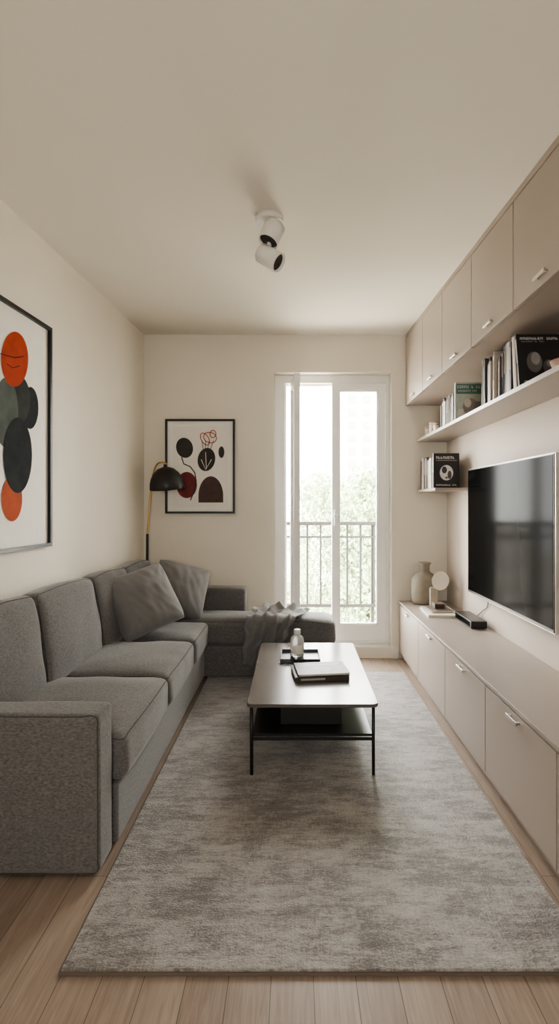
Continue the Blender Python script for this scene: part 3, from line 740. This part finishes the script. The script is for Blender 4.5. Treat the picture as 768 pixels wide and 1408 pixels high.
s2=[(wb([(238,697),(313,697),(313,586),(238,586)]),M_paper)]
s2.append((wb(ell(254,616,11.5,14,-15)),A_bk))
s2.append((wb(ell(257,667,14,18)),A_wine))
s2.append((wb(ell(290,682,17,27,0,30,-180,0)+[(307,691),(273,691)]),A_br)) 
s2.append((wb(ell(284,632,12,16,10)),A_bk)); s2.append((wb(ell(304.5,622,4,8)),A_bk))
s2.append((wb(stroke([(250,629),(253,638),(262,642),(268,650),(270,662),(267,676),(262,688)],1.6)),A_bk))
for cx_,cy_,rx_,ry_,ro in ((289,602,9,7,20),(282,604,5,9,-30),(293,597,4,5,0)):
    e=ell(cx_,cy_,rx_,ry_,ro,28); s2.append((wb(stroke(e+[e[0]],1.1)),A_red))
for a in (-8,-3,2,8): s2.append((wb(stroke([(284,640),(284+a*.5,622),(286+a,606)],0.8)),A_br))
s2.append((wb(stroke([(277,632),(283,646),(291,632)],0.8)),M_paper)); s2.append((wb(stroke([(284,645),(283,622)],0.8)),M_paper))
s2.append((wb(stroke([(246,664),(258,670),(268,664)],0.7)),A_br))
flatshapes('artwork',s2,qe,lambda a,b,o_:(a,-0.012-o_,b))

# ------------------------------------------------------------ floor lamp
lx,ly=-1.148,3.985
fl=thing('floor_lamp',(lx,ly,0),'slanted brass floor lamp with black dome shade','lamp')
lathe('lamp_base',[(0,0),(0.05,0),(0.05,0.015),(0.015,0.022),(0,0.022)],M_black,(lx,ly,0),fl)
tube('lower_pole',[(lx,ly,0.02),(lx,ly-0.001,0.6),(lx+0.001,ly-0.002,1.005)],0.010,M_black,fl)
tube('pole',[(lx+0.001,ly-0.002,1.0),(lx+0.012,ly-0.005,1.15),(lx+0.030,ly-0.010,1.34),(lx+0.050,ly-0.018,1.47),(lx+0.085,ly-0.03,1.548),(lx+0.135,ly-0.05,1.560),(lx+0.168,ly-0.055,1.545)],0.0065,M_brass,fl)
sx,sy,sz=lx+0.172,ly-0.055,1.355
srot=(math.radians(8),math.radians(-4),0)
lathe('lamp_shade',[(0.131,0.0),(0.134,0.006),(0.130,0.045),(0.118,0.085),(0.095,0.125),(0.062,0.155),(0.030,0.168),(0.012,0.172),(0.012,0.190),(0.0,0.192),(0,0.168),(0.029,0.163),(0.060,0.150),(0.092,0.121),(0.114,0.083),(0.126,0.045),(0.129,0.0),(0.131,0.0)],M_black,(sx,sy,sz),fl,48,srot)
lathe('shade_lining',[(0.1275,0.001),(0.1245,0.045),(0.1125,0.083),(0.0905,0.119),(0.059,0.148),(0.028,0.161),(0,0.166)],plain('shade_lining_cream',(0.78,0.73,0.64),0.6),(sx,sy,sz),fl,48,srot)
lathe('bulb',[(0,0),(0.02,0.008),(0.03,0.03),(0.02,0.06),(0.012,0.09),(0,0.095)],plain('bulb_white',(0.8,0.78,0.72),0.3),(sx,sy,sz+0.05),fl,24)

# ------------------------------------------------------------ ceiling spotlight
px_,py_=-0.114,2.34; cc=cz(px_,py_)
sp=thing('ceiling_spotlight',(px_,py_,cc),'white ceiling spotlight with two angled cylinder heads','lamp')
cyl('ceiling_base',(px_,py_,cc-0.030),(px_,py_,cc-0.001),0.064,0.064,M_spot,sp,40)
cyl('stem',(px_,py_,cc-0.19),(px_,py_,cc-0.03),0.010,0.010,M_spot,sp,16)
M_lens=plain('lens_dark',(0.05,0.045,0.04),0.3)
def head(c,d,L=0.10,r=0.046):
    d=Vector(d).normalized(); c=Vector(c)
    q=(-d).to_track_quat('Z','Y').to_euler()
    lathe('lamp_head',[(0,L/2),(r-0.004,L/2),(r,L/2-0.004),(r,-L/2),(r-0.004,-L/2),(r-0.006,-L/2+0.014)],M_spot,c,sp,36,q)
    lathe('lens',[(0,-L/2+0.022),(0.02,-L/2+0.016),(r-0.006,-L/2+0.012)],M_lens,c,sp,36,q)
head((px_+0.012,py_-0.02,cc-0.090),(-0.34,-0.20,-0.90),0.095,0.048)
head((px_+0.004,py_-0.02,cc-0.198),(0.74,-0.28,-0.55),0.112,0.043)

# ------------------------------------------------------------ light & world
w=bpy.data.worlds.new('World'); bpy.context.scene.world=w; w.use_nodes=True
bg=w.node_tree.nodes['Background']; bg.inputs[0].default_value=(1.0,0.98,0.95,1); bg.inputs[1].default_value=21.0
def portal(loc,rot,sx_,sy_):
    l=bpy.data.lights.new('portal','AREA'); l.shape='RECTANGLE'; l.size=sx_; l.size_y=sy_; l.cycles.is_portal=True
    o=bpy.data.objects.new('sky_portal',l); C.objects.link(o); o.location=loc; o.rotation_euler=rot
portal(((WX0+WX1)/2,YB+0.195,(WZ0+WZ1)/2),(math.radians(-90),0,0),WX1-WX0,WZ1-WZ0)
portal((0,Y0-0.14,1.475),(math.radians(90),0,0),0.64,0.75)  # sky portal for the added fill opening
sl=bpy.data.lights.new('sun','SUN'); sl.energy=18; sl.angle=math.radians(3); sl.color=(1,0.95,0.87)
so=bpy.data.objects.new('sun',sl); C.objects.link(so); so.rotation_euler=Vector((-0.75,0.30,-0.9)).to_track_quat('-Z','Y').to_euler()

sc=bpy.context.scene
sc.view_settings.view_transform='AgX'
try: sc.view_settings.look='AgX - Medium High Contrast'
except Exception: pass
sc.view_settings.exposure=0.55
cam=bpy.data.cameras.new('camera'); co=bpy.data.objects.new('camera',cam); C.objects.link(co)
co.location=(0,0,EYE); co.rotation_euler=(math.radians(90),0,0)
cam.sensor_fit='AUTO'; cam.sensor_width=36; cam.lens=700/1408*36
cam.shift_x=-20/1408; cam.shift_y=-10/1408; cam.clip_start=0.05; cam.clip_end=300
sc.camera=co
